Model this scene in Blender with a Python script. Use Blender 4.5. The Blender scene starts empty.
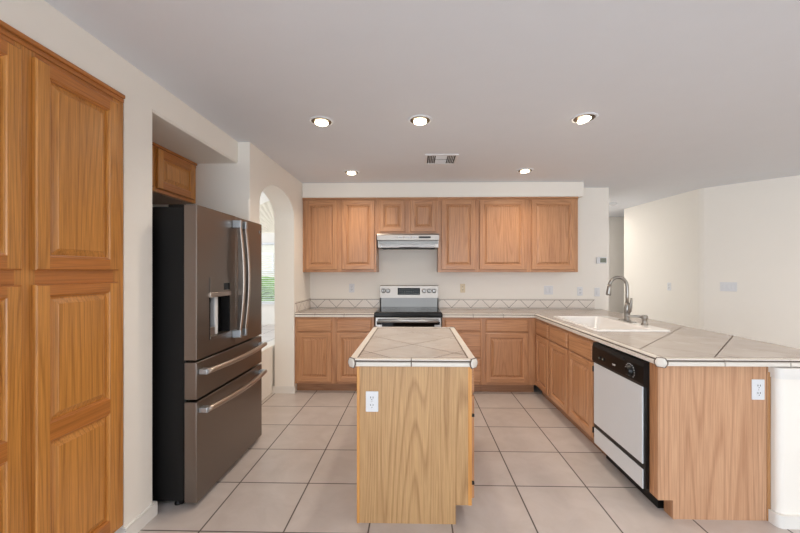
import bpy, bmesh, math, random
from math import radians as R, sin, cos, pi
from mathutils import Matrix, Vector
random.seed(4)
SC = bpy.context.scene
COL = SC.collection

# ------------------------------------------------------------------ camera
cam_d = bpy.data.cameras.new('camera')
cam = bpy.data.objects.new('camera', cam_d); COL.objects.link(cam)
cam.location = (0, 0, 1.4048)
cam.rotation_euler = (R(90), 0, 0.0226)
cam_d.sensor_width = 36; cam_d.lens = 363.77*36/800
cam_d.shift_x = -7.59/800; cam_d.shift_y = 5.44/800
cam_d.clip_start = 0.05
SC.camera = cam
# ------------------------------------------------------------------ world, light, exposure
SC.view_settings.view_transform = 'Standard'
SC.view_settings.look = 'None'
SC.view_settings.gamma = 1
SC.view_settings.use_curve_mapping = False
SC.view_settings.exposure = 0.25
w = bpy.data.worlds.new('sky'); SC.world = w; w.use_nodes = True
bg = w.node_tree.nodes['Background']
bg.inputs[0].default_value = (.86, .93, 1, 1); bg.inputs[1].default_value = 2.2
def area(name, loc, rot, sx, sy, power, col):
    d = bpy.data.lights.new(name, 'AREA'); d.shape = 'RECTANGLE'; d.size = sx; d.size_y = sy
    d.energy = power; d.color = col
    o = bpy.data.objects.new(name, d); COL.objects.link(o); o.location = loc; o.rotation_euler = rot
    return o
# daylight through the patio doors behind the camera and the side window, then added fills
area('patio_daylight', (-.1, -4.62, 1.25), (R(90), 0, 0), 2.2, 2.1, 48, (.80, .935, 1.06))
area('side_window_daylight', (-1.70, -2.5, 1.35), (R(90), 0, R(-90)), 2.6, 1.9, 98, (.80, .935, 1.06))
area('dining_side_fill', (-6.12, 6.4, 1.6), (R(90), 0, R(-90)), 3.6, 2.4, 55, (.90, .97, 1.03))  # added fill in an unseen side opening, brightens the dining room
area('hall_side_fill', (2.36, 6.45, 1.4), (R(90), 0, R(-90)), 1.5, 1.9, 5.5, (1, .97, .93))  # added fill hidden behind the back wall, brightens the hall's right wall
area('living_ceiling_fill', (4.0, 1.3, 2.44), (0, 0, 0), .7, .7, 24, (1, .82, .64))  # added warm fill out of view, no fixture; lifts the right-hand walls
area('hall_ceiling_fill', (3.0, 6.75, 2.47), (0, 0, 0), .5, .5, 7, (1, .9, .8))  # added fill without a fixture, brightens the far end of the hall
CAN_POWER, CAN_GLOW = 6.3, 9

# ------------------------------------------------------------------ materials
def lin(r, g, b):
    f = lambda c: (c/255/12.92) if c/255 <= .04045 else ((c/255+.055)/1.055)**2.4
    return (f(r), f(g), f(b), 1)
class NT:
    def __init__(s, name):
        s.m = bpy.data.materials.new(name); s.m.use_nodes = True
        s.t = s.m.node_tree; s.b = s.t.nodes['Principled BSDF']
    def n(s, typ, **kw):
        x = s.t.nodes.new(typ)
        for k, v in kw.items(): setattr(x, k, v)
        return x
    def link(s, a, b): s.t.links.new(a, b)
    def val(s, sock, v):
        if hasattr(v, 'is_linked') or isinstance(v, bpy.types.NodeSocket): s.link(v, sock)
        else: sock.default_value = v
    def math(s, op, a, b=None, c=None):
        x = s.n('ShaderNodeMath', operation=op); s.val(x.inputs[0], a)
        if b is not None: s.val(x.inputs[1], b)
        if c is not None: s.val(x.inputs[2], c)
        return x.outputs[0]
    def mix(s, f, a, b):
        x = s.n('ShaderNodeMix', data_type='RGBA'); s.val(x.inputs[0], f); s.val(x.inputs[6], a); s.val(x.inputs[7], b)
        return x.outputs[2]
    def noise(s, vec, scale, detail=3, rough=.5, dist=0):
        x = s.n('ShaderNodeTexNoise'); s.val(x.inputs['Vector'], vec)
        x.inputs['Scale'].default_value = scale; x.inputs['Detail'].default_value = detail
        x.inputs['Roughness'].default_value = rough; x.inputs['Distortion'].default_value = dist
        return x.outputs['Fac']
    def ramp(s, f, *stops):
        x = s.n('ShaderNodeValToRGB'); s.val(x.inputs[0], f)
        el = x.color_ramp.elements
        while len(el) < len(stops): el.new(.5)
        for e, (p, c) in zip(el, stops): e.position = p; e.color = c if len(c) == 4 else (*c, 1)
        return x.outputs[0]
    def bump(s, h, strength, dist=.002):
        x = s.n('ShaderNodeBump'); s.val(x.inputs['Height'], h)
        x.inputs['Strength'].default_value = strength; x.inputs['Distance'].default_value = dist
        s.link(x.outputs[0], s.b.inputs['Normal'])
    def set(s, **kw):
        for k, v in kw.items():
            s.val(s.b.inputs[{'color': 'Base Color', 'rough': 'Roughness', 'metal': 'Metallic', 'spec': 'Specular IOR Level',
                              'coat': 'Coat Weight', 'coatr': 'Coat Roughness', 'emit': 'Emission Color', 'es': 'Emission Strength'}[k]], v)
        return s.m
def objvec(s, scale=(1, 1, 1)):
    tc = s.n('ShaderNodeTexCoord'); inf = s.n('ShaderNodeObjectInfo')
    add = s.n('ShaderNodeVectorMath', operation='MULTIPLY_ADD')
    s.link(inf.outputs['Random'], add.inputs[0]); add.inputs[1].default_value = (7.3, 5.1, 3.7); s.link(tc.outputs['Object'], add.inputs[2])
    mp = s.n('ShaderNodeMapping'); s.link(add.outputs[0], mp.inputs[0]); mp.inputs['Scale'].default_value = scale
    return mp.outputs[0]
def plain(name, col, rough=.5, metal=0, vary=.06, scale=6, spec=.5, bump=0, bscale=200):
    s = NT(name); v = objvec(s)
    n = s.noise(v, scale, 3)
    dk = tuple(c*(1-vary) for c in col[:3])+(1,)
    s.set(color=s.mix(n, dk, col), rough=rough, metal=metal, spec=spec)
    if bump: s.bump(s.noise(v, bscale, 2), bump)
    return s.m
def oak(name, light, dark, horizontal=False, rough=.36, rings=24, stretch=.055, cscale=4.2, line=.8, coat=.25):
    s = NT(name)
    along, ac = stretch, 1.0
    sc = (along, along, ac) if horizontal else (ac, ac, along)
    v = objvec(s, sc)
    f = s.noise(v, cscale, 1.5, .45, .2)
    fr = s.math('FRACT', s.math('MULTIPLY', f, rings))
    lines = s.ramp(fr, (0, (1, 1, 1)), (.25, (.15,)*3), (.8, (.05,)*3), (1, (1, 1, 1)))
    sc2 = (4, 4, 210) if horizontal else (210, 210, 4)
    fine = s.noise(objvec(s, sc2), 1, 4, .6)
    fineR = s.ramp(fine, (.38, (1, 1, 1)), (.62, (0, 0, 0)))
    sc3 = (.6, .6, 9) if horizontal else (9, 9, .6)
    band = s.noise(objvec(s, sc3), 1, 2)
    k = s.math('ADD', s.math('MULTIPLY', lines, line*.42), s.math('MULTIPLY', fineR, .42))
    k = s.math('ADD', k, s.math('MULTIPLY', s.math('SUBTRACT', band, .5), .45))
    s.set(color=s.mix(s.math('MINIMUM', s.math('MAXIMUM', k, 0), 1), light, dark), rough=rough, coat=coat, coatr=.22)
    s.bump(s.math('SUBTRACT', 1, fineR), .12, .0006)
    return s.m
def steel(name, col, rough=.3, horizontal=True, var=.1):
    s = NT(name)
    v = objvec(s, (2, 2, 500) if horizontal else (500, 500, 2))
    n = s.noise(v, 1, 3)
    dk = tuple(c*(1-var) for c in col[:3])+(1,)
    s.set(color=s.mix(n, dk, col), metal=1, rough=s.math('MULTIPLY_ADD', n, .1, rough-.05))
    return s.m
def tile_mat(name, pitch, gw, ang, off, c1, c2, grout, rough=.3, bump=.4):
    s = NT(name); g = s.n('ShaderNodeNewGeometry')
    mp = s.n('ShaderNodeMapping', vector_type='TEXTURE'); s.link(g.outputs['Position'], mp.inputs[0])
    mp.inputs['Location'].default_value = (off[0], off[1], 0); mp.inputs['Rotation'].default_value = (0, 0, ang)
    mp.inputs['Scale'].default_value = (pitch, pitch, pitch)
    sp = s.n('ShaderNodeSeparateXYZ'); s.link(mp.outputs[0], sp.inputs[0])
    ds = []; ids = []
    for a in (0, 1):
        fr = s.math('FRACT', s.math('ADD', sp.outputs[a], 100))
        ds.append(s.math('ABSOLUTE', s.math('SUBTRACT', fr, .5))); ids.append(s.math('FLOOR', sp.outputs[a]))
    mx = s.math('MAXIMUM', ds[0], ds[1])
    gm = s.ramp(mx, (.5-gw/pitch/2-.004, (0, 0, 0)), (.5-gw/pitch/2+.002, (1, 1, 1)))
    cb = s.n('ShaderNodeCombineXYZ'); s.link(ids[0], cb.inputs[0]); s.link(ids[1], cb.inputs[1])
    wn = s.n('ShaderNodeTexWhiteNoise'); s.link(cb.outputs[0], wn.inputs[0])
    shift = s.n('ShaderNodeVectorMath', operation='MULTIPLY_ADD'); s.link(wn.outputs['Color'], shift.inputs[0]); shift.inputs[1].default_value = (9, 9, 9); s.link(g.outputs['Position'], shift.inputs[2])
    mott = s.noise(shift.outputs[0], 5, 5, .6, .6)
    f = s.math('ADD', s.math('MULTIPLY', s.math('SUBTRACT', wn.outputs['Value'], .5), .5), s.ramp(mott, (.3, (0,)*3), (.7, (1,)*3)))
    col = s.mix(f, c1, c2)
    s.set(color=s.mix(gm, col, grout), rough=s.math('MULTIPLY_ADD', gm, .4, rough))
    s.bump(s.math('SUBTRACT', 1, gm), bump, .002)
    return s.m
M = {}
M['wall'] = plain('wall_paint', lin(248, 242, 233), .8, vary=.02, bump=.12, bscale=90)
M['ceil'] = plain('ceiling_paint', lin(232, 234, 239), .9, vary=.03, bump=.2, bscale=70)
M['trim'] = plain('trim_paint', lin(238, 234, 228), .45, vary=.02)
oL, oD = lin(203, 150, 107), lin(146, 93, 59)
M['oak_v'] = oak('oak_vertical', oL, oD)
M['oak_h'] = oak('oak_horizontal', oL, oD, True)
pL, pD = lin(214, 147, 72), lin(148, 90, 34)
M['poak_v'] = oak('honey_oak_vertical', pL, pD, rough=.3)
M['poak_h'] = oak('honey_oak_horizontal', lin(196, 122, 58), pD, True, rough=.3)
M['lam'] = oak('oak_laminate', lin(206, 165, 116), lin(150, 108, 66), line=1.1, rings=36, stretch=.05, cscale=3.4, rough=.42, coat=.1)
M['lam2'] = oak('oak_laminate_pinkish', lin(212, 166, 130), lin(166, 116, 82), line=1.0, rings=34, stretch=.05, cscale=3.2, rough=.42, coat=.1)
M['lamedge'] = oak('oak_edge', lin(222, 160, 86), lin(184, 120, 56), rough=.4)
M['moldpen'] = oak('brown_molding', lin(184, 134, 86), lin(146, 98, 52))
M['toe'] = oak('toe_oak', lin(176, 128, 92), lin(130, 86, 58), True)
M['floor'] = tile_mat('floor_tile', .457, .0075, 0, (-1.1713, 1.9455), lin(206, 196, 190), lin(193, 182, 175), lin(84, 75, 69), .28)
CT = dict(c1=lin(200, 191, 183), c2=lin(186, 176, 167), grout=lin(98, 85, 76), rough=.25)
M['ctile'] = tile_mat('counter_tile', .3556, .0075, R(45), (-.0, .41), **CT)
M['itile'] = tile_mat('island_tile', .3556, .0075, R(45), (-.02, 2.44), **CT)
M['grout'] = plain('grout', lin(112, 98, 88), .9)
M['edge'] = plain('edge_tile', lin(229, 221, 211), .3, vary=.03)
M['steel'] = steel('stainless', (.50, .475, .45, 1), .33)
M['steel_soft'] = steel('satin_stainless', (.43, .385, .345, 1), .4); M['steel_dim'] = steel('dim_stainless', (.24, .225, .21, 1), .35)
M['slate'] = steel('warm_stainless', (.27, .235, .21, 1), .36, var=.06)
M['handle'] = steel('handle_steel', (.52, .445, .39, 1), .3)
M['chrome'] = steel('bright_chrome', (.82, .84, .86, 1), .12)
M['mount'] = steel('satin_mount', (.52, .56, .60, 1), .42)
M['nickel'] = steel('brushed_nickel', (.36, .34, .315, 1), .33, False)
M['case'] = plain('charcoal_case', lin(19, 17, 16), .6, spec=.3)
M['black'] = plain('black_plastic', lin(13, 12, 12), .3, spec=.35)
M['gasket'] = plain('black_gasket', lin(10, 10, 10), .6)
M['glass'] = plain('black_glass', lin(9, 9, 10), .12, spec=.22)
M['white'] = plain('white_plastic', lin(232, 232, 234), .4, vary=.02)
M['silver'] = plain('silver_white_enamel', lin(222, 224, 226), .32, vary=.03)
M['sink'] = plain('white_enamel', lin(244, 242, 240), .15, vary=.02)
M['dark'] = plain('dark_slot', lin(30, 28, 26), .6)
M['almond'] = plain('almond_plastic', lin(226, 208, 176), .4)
M['lcd'] = plain('grey_lcd', lin(128, 134, 122), .25)
M['brass'] = plain('bronze_baffle', lin(96, 80, 62), .35, metal=.6)
M['leaf'] = plain('hedge_leaf', lin(120, 160, 60), .6, vary=.5, scale=9)
M['stucco'] = plain('pale_stucco', lin(226, 216, 204), .9)
M['lawn'] = plain('lawn', lin(120, 140, 80), .9, vary=.3)
M['shade'] = plain('pleated_shade', lin(236, 226, 208), .8)
s = NT('glowing_bulb'); M['bulb'] = s.set(color=(1, .9, .75, 1), emit=(1, .84, .62, 1), es=CAN_GLOW)
# backsplash band: zigzag of triangle tiles, a pencil line near the top
def zig(name, axis, off):
    s = NT(name); g = s.n('ShaderNodeNewGeometry'); sp = s.n('ShaderNodeSeparateXYZ'); s.link(g.outputs['Position'], sp.inputs[0])
    u = s.math('SUBTRACT', sp.outputs[axis], off)
    pp = s.math('PINGPONG', s.math('ADD', u, 25.0), .125)
    z = s.math('MULTIPLY_ADD', pp, 1.0, .935)
    d1 = s.math('ABSOLUTE', s.math('SUBTRACT', sp.outputs[2], z))
    d2 = s.math('ABSOLUTE', s.math('SUBTRACT', sp.outputs[2], 1.038))
    d3 = s.math('ABSOLUTE', s.math('SUBTRACT', sp.outputs[2], .931))
    m = s.math('MAXIMUM', s.math('MULTIPLY', s.math('LESS_THAN', d1, .0034), s.math('LESS_THAN', sp.outputs[2], 1.036)), s.math('MAXIMUM', s.math('LESS_THAN', d2, .0035), s.math('LESS_THAN', d3, .0025)))
    mo = s.noise(g.outputs['Position'], 7, 4, .6)
    s.set(color=s.mix(m, s.mix(mo, lin(242, 234, 225), lin(232, 222, 212)), lin(122, 108, 98)), rough=s.math('MULTIPLY_ADD', m, .5, .25))
    return s.m
M['zigx'] = zig('backsplash_triangle_tile', 0, -1.306)
M['zigx2'] = zig('backsplash_triangle_tile_right', 0, .475)
M['zigy'] = zig('backsplash_triangle_tile_side', 1, 4.32)

# ------------------------------------------------------------------ mesh helpers
class MB:
    """collects shapes and links them as one mesh object; coordinates are local to the parent."""
    def __init__(s): s.bm = bmesh.new(); s.mats = []; s.T = Matrix.Identity(4)
    def mi(s, m):
        if m not in s.mats: s.mats.append(m)
        return s.mats.index(m)
    def v(s, p): return s.bm.verts.new(s.T @ Vector(p))
    def face(s, pts, m, smooth=False):
        f = s.bm.faces.new([s.v(p) for p in pts]); f.material_index = s.mi(m); f.smooth = smooth; return f
    def box(s, x0, x1, y0, y1, z0, z1, m, bevel=0, seg=2):
        vs = [s.v((x, y, z)) for x in (x0, x1) for y in (y0, y1) for z in (z0, z1)]
        k = s.mi(m); fs = []
        for q in ((0, 1, 3, 2), (4, 6, 7, 5), (0, 4, 5, 1), (2, 3, 7, 6), (0, 2, 6, 4), (1, 5, 7, 3)):
            f = s.bm.faces.new([vs[i] for i in q]); f.material_index = k; fs.append(f)
        if bevel:
            r = bmesh.ops.bevel(s.bm, geom=list({e for f in fs for e in f.edges}), offset=bevel, segments=seg, affect='EDGES', profile=.5)
            for f in r['faces']: f.material_index = k; f.smooth = True
        return s
    def prism(s, poly, a, b, m, axis='z', smooth=False, caps=True, mside=None):
        """extrude a 2-D polygon between a and b along an axis; poly in the other two axes' order."""
        P = {'z': lambda p, t: (p[0], p[1], t), 'y': lambda p, t: (p[0], t, p[1]), 'x': lambda p, t: (t, p[0], p[1])}[axis]
        A = [s.v(P(p, a)) for p in poly]; B = [s.v(P(p, b)) for p in poly]; k = s.mi(m); ks = s.mi(mside or m); n = len(poly)
        if caps:
            for L in (A[::-1], B): f = s.bm.faces.new(L); f.material_index = k
        for i in range(n):
            f = s.bm.faces.new([A[i], A[(i+1) % n], B[(i+1) % n], B[i]]); f.material_index = ks; f.smooth = smooth
        return s
    def lathe(s, prof, m, c=(0, 0, 0), axis='z', n=24, smooth=True):
        k = s.mi(m); rows = []
        for r, t in prof:
            row = []
            for i in range(n):
                a = 2*pi*i/n; u, w_ = r*cos(a), r*sin(a)
                p = {'z': (u, w_, t), 'y': (u, t, w_), 'x': (t, u, w_)}[axis]
                row.append(s.v((c[0]+p[0], c[1]+p[1], c[2]+p[2])))
            rows.append(row)
        for A, B in zip(rows, rows[1:]):
            for i in range(n):
                f = s.bm.faces.new([A[i], A[(i+1) % n], B[(i+1) % n], B[i]]); f.material_index = k; f.smooth = smooth
        for L in (rows[0][::-1], rows[-1]):
            f = s.bm.faces.new(L); f.material_index = k
        return s
    def tube(s, pts, r, m, n=12, sy=1, caps=True):
        """round tube through points; r a number or one per point; sy flattens along local second axis."""
        k = s.mi(m); pts = [Vector(p) for p in pts]; rows = []; up = Vector((0, 0, 1))
        d0 = (pts[1]-pts[0]).normalized()
        ref = up if abs(d0.dot(up)) < .9 else Vector((0, 1, 0))
        nrm = d0.cross(ref).normalized()
        for i, p in enumerate(pts):
            d = (pts[min(i+1, len(pts)-1)]-pts[max(i-1, 0)]).normalized()
            nrm = (nrm-d*nrm.dot(d)).normalized(); bi = d.cross(nrm)
            rr = r[i] if isinstance(r, (list, tuple)) else r
            rows.append([s.v(p+nrm*rr*cos(2*pi*j/n)+bi*rr*sy*sin(2*pi*j/n)) for j in range(n)])
        for A, B in zip(rows, rows[1:]):
            for j in range(n):
                f = s.bm.faces.new([A[j], A[(j+1) % n], B[(j+1) % n], B[j]]); f.material_index = k; f.smooth = True
        if caps:
            for L in (rows[0][::-1], rows[-1]): f = s.bm.faces.new(L); f.material_index = k
        return s
    def build(s, name, parent=None, normals=True):
        if normals: bmesh.ops.recalc_face_normals(s.bm, faces=s.bm.faces[:])
        me = bpy.data.meshes.new(name); s.bm.to_mesh(me); s.bm.free()
        for m in s.mats: me.materials.append(m)
        o = bpy.data.objects.new(name, me); COL.objects.link(o)
        if parent is not None: o.parent = parent
        return o
def tag(o, label, cat, group=None):
    o['label'] = label; o['category'] = cat
    if group: o['group'] = group
    return o
def thing(name, label, cat, loc=(0, 0, 0), rz=0, group=None):
    o = bpy.data.objects.new(name, None); COL.objects.link(o); o.empty_display_size = .1
    o.location = loc; o.rotation_euler = (0, 0, rz)
    return tag(o, label, cat, group)
def struct(name, mb):
    o = mb.build(name); o['kind'] = 'structure'; return o
def dup(o, loc, label=None):
    r = o.copy(); COL.objects.link(r); r.location = loc
    if label: r['label'] = label
    def rec(a, b):
        for ch in list(a.children):
            c = ch.copy(); COL.objects.link(c); c.parent = b; rec(ch, c)
    rec(o, r); return r

# ------------------------------------------------------------------ the setting
ZC = 2.509
D = 4.82           # kitchen back wall
XL = -1.411        # arch wall
XW = -1.511        # pantry wall
b = MB(); b.box(-6.6, 6.4, -4.9, 10.2, -.1, 0, M['floor']); struct('floor', b)
b = MB()
b.box(-1.75, 6.4, -4.9, 7.7, ZC, ZC+.12, M['ceil']); struct('ceiling', b)
b = MB(); b.box(-6.3, -1.75, 2.9, 10, 3.6, 3.7, M['ceil']); struct('ceiling_dining', b)
W = M['wall']
def rbox(b, x0, x1, y0, y1, z0, z1, corners, m, r=.018, n=5):
    """vertical wall block with bullnose on the corners named in the set ('00','10','11','01' = x,y ends)"""
    pl = []
    for (cx_, cy_, key, a0) in ((x0, y0, '00', 180), (x1, y0, '10', 270), (x1, y1, '11', 0), (x0, y1, '01', 90)):
        if key in corners:
            ox = cx_+(r if key[0] == '0' else -r); oy = cy_+(r if key[1] == '0' else -r)
            for i in range(n+1):
                a = R(a0+90*i/n); pl.append((ox+r*cos(a), oy+r*sin(a)))
        else: pl.append((cx_, cy_))
    b.prism(pl, z0, z1, m)
b = MB()
b.box(-1.66, XW, -4.9, -3.8, 0, ZC, W); b.box(-1.66, XW, -3.8, -1.2, 0, .4, W); b.box(-1.66, XW, -3.8, -1.2, 2.3, ZC, W); b.box(-1.66, XW, -1.2, .895, 0, ZC, W)   # beside the pantry, towards the camera
b.box(-2.25, XW, .895, 2.05, 2.318, ZC, W)                   # above the pantry
b.box(-2.4, -2.25, .7, 3.06, 0, ZC, W)                       # back of the recesses
rbox(b, -2.25, XW, 1.85, 2.063, 0, 2.318, {'11'}, W, .015)  # pier between pantry and fridge
b.prism([(-2.25, 2.328), (XW-.012, 2.328), (XW, 2.34), (XW, ZC), (-2.25, ZC)], 2.05, 3.06, W, axis='y')
b.box(-2.25, -2.2, .7, .895, 0, ZC, W)
struct('wall_left', b)
# arch wall with the archway cut through
b = MB()
yc, ah, sp_, rise = 3.722, .466, 2.025, .25
y0, y1 = 3.06, D+.14
rbox(b, -1.64, XL, y0, yc-ah, 0, sp_, {'10'}, W, .015)
b.box(-1.64, XL, yc+ah, y1, 0, sp_, W)
N = 22
arc = [(yc+ah*cos(pi*i/N), sp_+rise*sin(pi*i/N)) for i in range(N+1)]
for i in range(N):
    (ya, za), (yb, zb) = arc[i], arc[i+1]
    b.prism([(yb, zb), (ya, za), (ya, 3.6), (yb, 3.6)], -1.64, XL, W, axis='x')
b.box(-1.64, XL, y0, yc-ah, sp_, 3.6, W); b.box(-1.64, XL, yc+ah, y1, sp_, 3.6, W)
b.box(-2.4, -1.64, 3.06, 3.2, 0, 3.6, W)                    # far cheek of the fridge recess
bmesh.ops.remove_doubles(b.bm, verts=b.bm.verts[:], dist=.0005)
struct('wall_arch', b)
b = MB(); b.box(-1.661, 2.527, D, D+.14, 0, ZC, W); 
b.box(2.39, 2.527, D+.14, 5.7, 0, ZC, W); b.box(2.39, 2.527, 7.2, 7.4, 0, ZC, W); b.box(2.39, 2.527, 5.7, 7.2, 0, .45, W); b.box(2.39, 2.527, 5.7, 7.2, 2.35, ZC, W); struct('wall_back', b)
b = MB(); b.box(XL, 2.053, 4.49, D, 2.327, ZC, W, .006); struct('soffit', b)
b = MB()
b.prism([(3.651, 6.466), (3.76, 4.93), (3.768, 4.905), (3.785, 4.87), (5.6, 2.95), (5.75, 3.01), (3.90, 4.98), (3.80, 6.476)], 0, ZC, W)
struct('wall_right', b)
b = MB()
b.box(2.39, 6.2, 7.4, 7.54, 0, ZC, W); b.box(6.0, 6.14, 3.0, 7.54, 0, ZC, W)
struct('wall_hall', b)
b = MB()                                                     # living side: right wall
b.box(5.6, 5.7, -4.9, 3.05, 0, ZC, W)
struct('wall_living', b)
b = MB()                                                     # rear wall with the patio door opening
b.box(-1.66, -1.25, -4.6, -4.5, 0, ZC, W); b.box(4.45, 5.7, -4.6, -4.5, 0, ZC, W); b.box(-1.25, 4.45, -4.6, -4.5, 2.32, ZC, W)
struct('wall_rear', b)
b = MB()
for x in (-1.25, .62, 2.53, 4.39): b.box(x, x+.06, -4.58, -4.52, .04, 2.32, M['trim'])
b.box(-1.25, 4.45, -4.58, -4.52, 0, .06, M['trim']); b.box(-1.25, 4.45, -4.58, -4.52, 2.26, 2.32, M['trim'])
struct('door_1', b)
b = MB()
b.box(-6.3, -2.4, 2.95, 3.1, 0, 3.6, W); b.box(-1.81, -1.661, D+.14, 9.7, 0, 3.6, W)
b.box(-6.15, -6.0, 3.1, 4.5, 0, 3.6, W); b.box(-6.15, -6.0, 8.3, 9.7, 0, 3.6, W); b.box(-6.15, -6.0, 4.5, 8.3, 0, .3, W); b.box(-6.15, -6.0, 4.5, 8.3, 2.9, 3.6, W)
struct('wall_dining', b)
FY = 9.6                                                     # dining far wall with blinds window and half-round window over it
wx0, wx1, wz0, wz1 = -4.55, -2.75, .56, 2.18
b = MB()
b.box(-6.15, wx0, FY, FY+.14, 0, 3.6, W); b.box(wx1, -1.66, FY, FY+.14, 0, 3.6, W); b.box(wx0, wx1, FY, FY+.14, 0, wz0, W)
hz = 2.44; hr = .9; hc = (wx0+wx1)/2
b.box(wx0, wx1, FY, FY+.14, wz1, hz, W)
for i in range(18):
    a0, a1 = pi*i/18, pi*(i+1)/18
    b.prism([(hc+hr*cos(a1), hz+hr*sin(a1)), (hc+hr*cos(a0), hz+hr*sin(a0)), (hc+hr*cos(a0), 3.6), (hc+hr*cos(a1), 3.6)], FY, FY+.14, W, axis='y')
struct('wall_dining_far', b)
b = MB()
for x in (wx0, hc-.03, wx1-.06): b.box(x, x+.06, FY+.06, FY+.11, wz0, wz1, M['trim'])
for z in (wz0, 1.36, wz1-.06): b.box(wx0, wx1, FY+.06, FY+.11, z, z+.06, M['trim'])
b.box(wx0-.04, wx1+.04, FY-.05, FY+.06, wz0-.04, wz0, M['trim'])
struct('window_1', b)
b = MB(); b.box(-1.80, -1.665, 3.21, 4.75, 0, .55, W, .01); struct('wall_low', b)

# baseboards
def bb_profile(b, x0, x1, y0, y1, h=.08):
    b.box(x0, x1, y0, y1, 0, h-.01, M['trim']); b.box(x0+.002, x1-.002, y0+.002, y1-.002, h-.01, h, M['trim'], .003)
b = MB(); bb_profile(b, XW-.02, XW+.014, 1.845, 2.077); bb_profile(b, -1.80, XW-.02, 2.063, 2.077); struct('baseboard_left', b)
b = MB(); bb_profile(b, XL-.02, XL+.014, 3.046, yc-ah+.0); bb_profile(b, XL-.25, XL+.012, yc+ah-.014, yc+ah); struct('baseboard_arch', b)
b = MB()
b.prism([(3.638, 6.46), (3.745, 4.925), (3.77, 4.86), (5.58, 2.94), (5.6, 2.96), (3.78, 4.875), (3.762, 4.93), (3.652, 6.463)], 0, .08, M['trim'])
struct('baseboard_right', b)

# pony wall under the bar side of the peninsula
b = MB(); rbox(b, 2.003, 2.31, 2.05, D-.001, 0, .876, {'00', '10'}, W, .03, 8); struct('wall_pony', b)
b = MB()
rbox(b, 1.985, 2.33, 2.032, 2.6, 0, .07, {'00', '10'}, M['trim'], .032, 8)
struct('baseboard_pony', b)
b = MB(); rbox(b, 1.985, 2.33, 2.032, 2.6, .842, .877, {'00', '10'}, M['trim'], .03, 8); rbox(b, 1.994, 2.32, 2.041, 2.6, .815, .842, {'00', '10'}, M['trim'], .03, 8)
struct('trim_1', b)

# ------------------------------------------------------------------ cabinets
def door_mesh(b, w, h, wood_v, wood_h, panels=None, st=.052, th=.02, y=0, dark=None):
    """raised-panel door: butt-jointed stiles and rails, sticking bevel, groove, raised field. front looks to -y, x 0..w, z 0..h"""
    b_ = .005
    panels = panels or [(st, h-st)]
    # edge: small chamfer all round
    def quad(p, m, sm=False): b.face(p, m, sm)
    yf, yb = y-th, y
    ring0 = [(0, 0), (w, 0), (w, h), (0, h)]; ring1 = [(b_, b_), (w-b_, b_), (w-b_, h-b_), (b_, h-b_)]
    for i in range(4):
        j = (i+1) % 4; p, q = ring0[i], ring0[j]; p1, q1 = ring1[i], ring1[j]; mm = wood_h if i % 2 == 0 else wood_v
        quad([(p[0], yb, p[1]), (q[0], yb, q[1]), (q[0], yf+b_, q[1]), (p[0], yf+b_, p[1])], mm)
        quad([(p[0], yf+b_, p[1]), (q[0], yf+b_, q[1]), (q1[0], yf, q1[1]), (p1[0], yf, p1[1])], mm)
    quad([(0, yb, 0), (0, yb, h), (w, yb, h), (w, yb, 0)], wood_v)
    quad([(b_, yf, b_), (st, yf, b_), (st, yf, h-b_), (b_, yf, h-b_)], wood_v)
    quad([(w-st, yf, b_), (w-b_, yf, b_), (w-b_, yf, h-b_), (w-st, yf, h-b_)], wood_v)
    zs = [b_]+[z for p in panels for z in p]+[h-b_]
    for i in range(0, len(zs), 2):
        quad([(st, yf, zs[i]), (w-st, yf, zs[i]), (w-st, yf, zs[i+1]), (st, yf, zs[i+1])], wood_h)
    for (z0, z1) in panels:
        x0, x1 = st, w-st
        prof = [(0, 0), (.003, .004), (.009, .006), (.011, .0135), (.016, .0135), (.037, .004), (.0385, .002)]
        for k in range(len(prof)-1):
            (i0, d0), (i1, d1) = prof[k], prof[k+1]
            A = [(x0+i0, z0+i0), (x1-i0, z0+i0), (x1-i0, z1-i0), (x0+i0, z1-i0)]
            B = [(x0+i1, z0+i1), (x1-i1, z0+i1), (x1-i1, z1-i1), (x0+i1, z1-i1)]
            for e in range(4):
                f = (e+1) % 4
                quad([(A[e][0], yf+d0, A[e][1]), (A[f][0], yf+d0, A[f][1]), (B[f][0], yf+d1, B[f][1]), (B[e][0], yf+d1, B[e][1])],
                     wood_v if (k >= 3 or e % 2) else wood_h)
        i1, d1 = prof[-1]
        quad([(x0+i1, yf+d1, z0+i1), (x1-i1, yf+d1, z0+i1), (x1-i1, yf+d1, z1-i1), (x0+i1, yf+d1, z1-i1)], wood_v)
def slab_mesh(b, w, h, wood_h, th=.02):
    """drawer front with a routed edge"""
    pr = [(0, 0), (0, -th+.010), (.003, -th+.006), (.010, -th+.004), (.012, -th)]
    for k in range(len(pr)-1):
        (i0, y0_), (i1, y1_) = pr[k], pr[k+1]
        A = [(i0, i0), (w-i0, i0), (w-i0, h-i0), (i0, h-i0)]; B = [(i1, i1), (w-i1, i1), (w-i1, h-i1), (i1, h-i1)]
        for e in range(4):
            f = (e+1) % 4
            b.face([(A[e][0], y0_, A[e][1]), (A[f][0], y0_, A[f][1]), (B[f][0], y1_, B[f][1]), (B[e][0], y1_, B[e][1])], wood_h)
    i = pr[-1][0]
    b.face([(i, -th, i), (w-i, -th, i), (w-i, -th, h-i), (i, -th, h-i)], wood_h)
    b.face([(0, 0, 0), (0, 0, h), (w, 0, h), (w, 0, 0)], wood_h)
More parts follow.
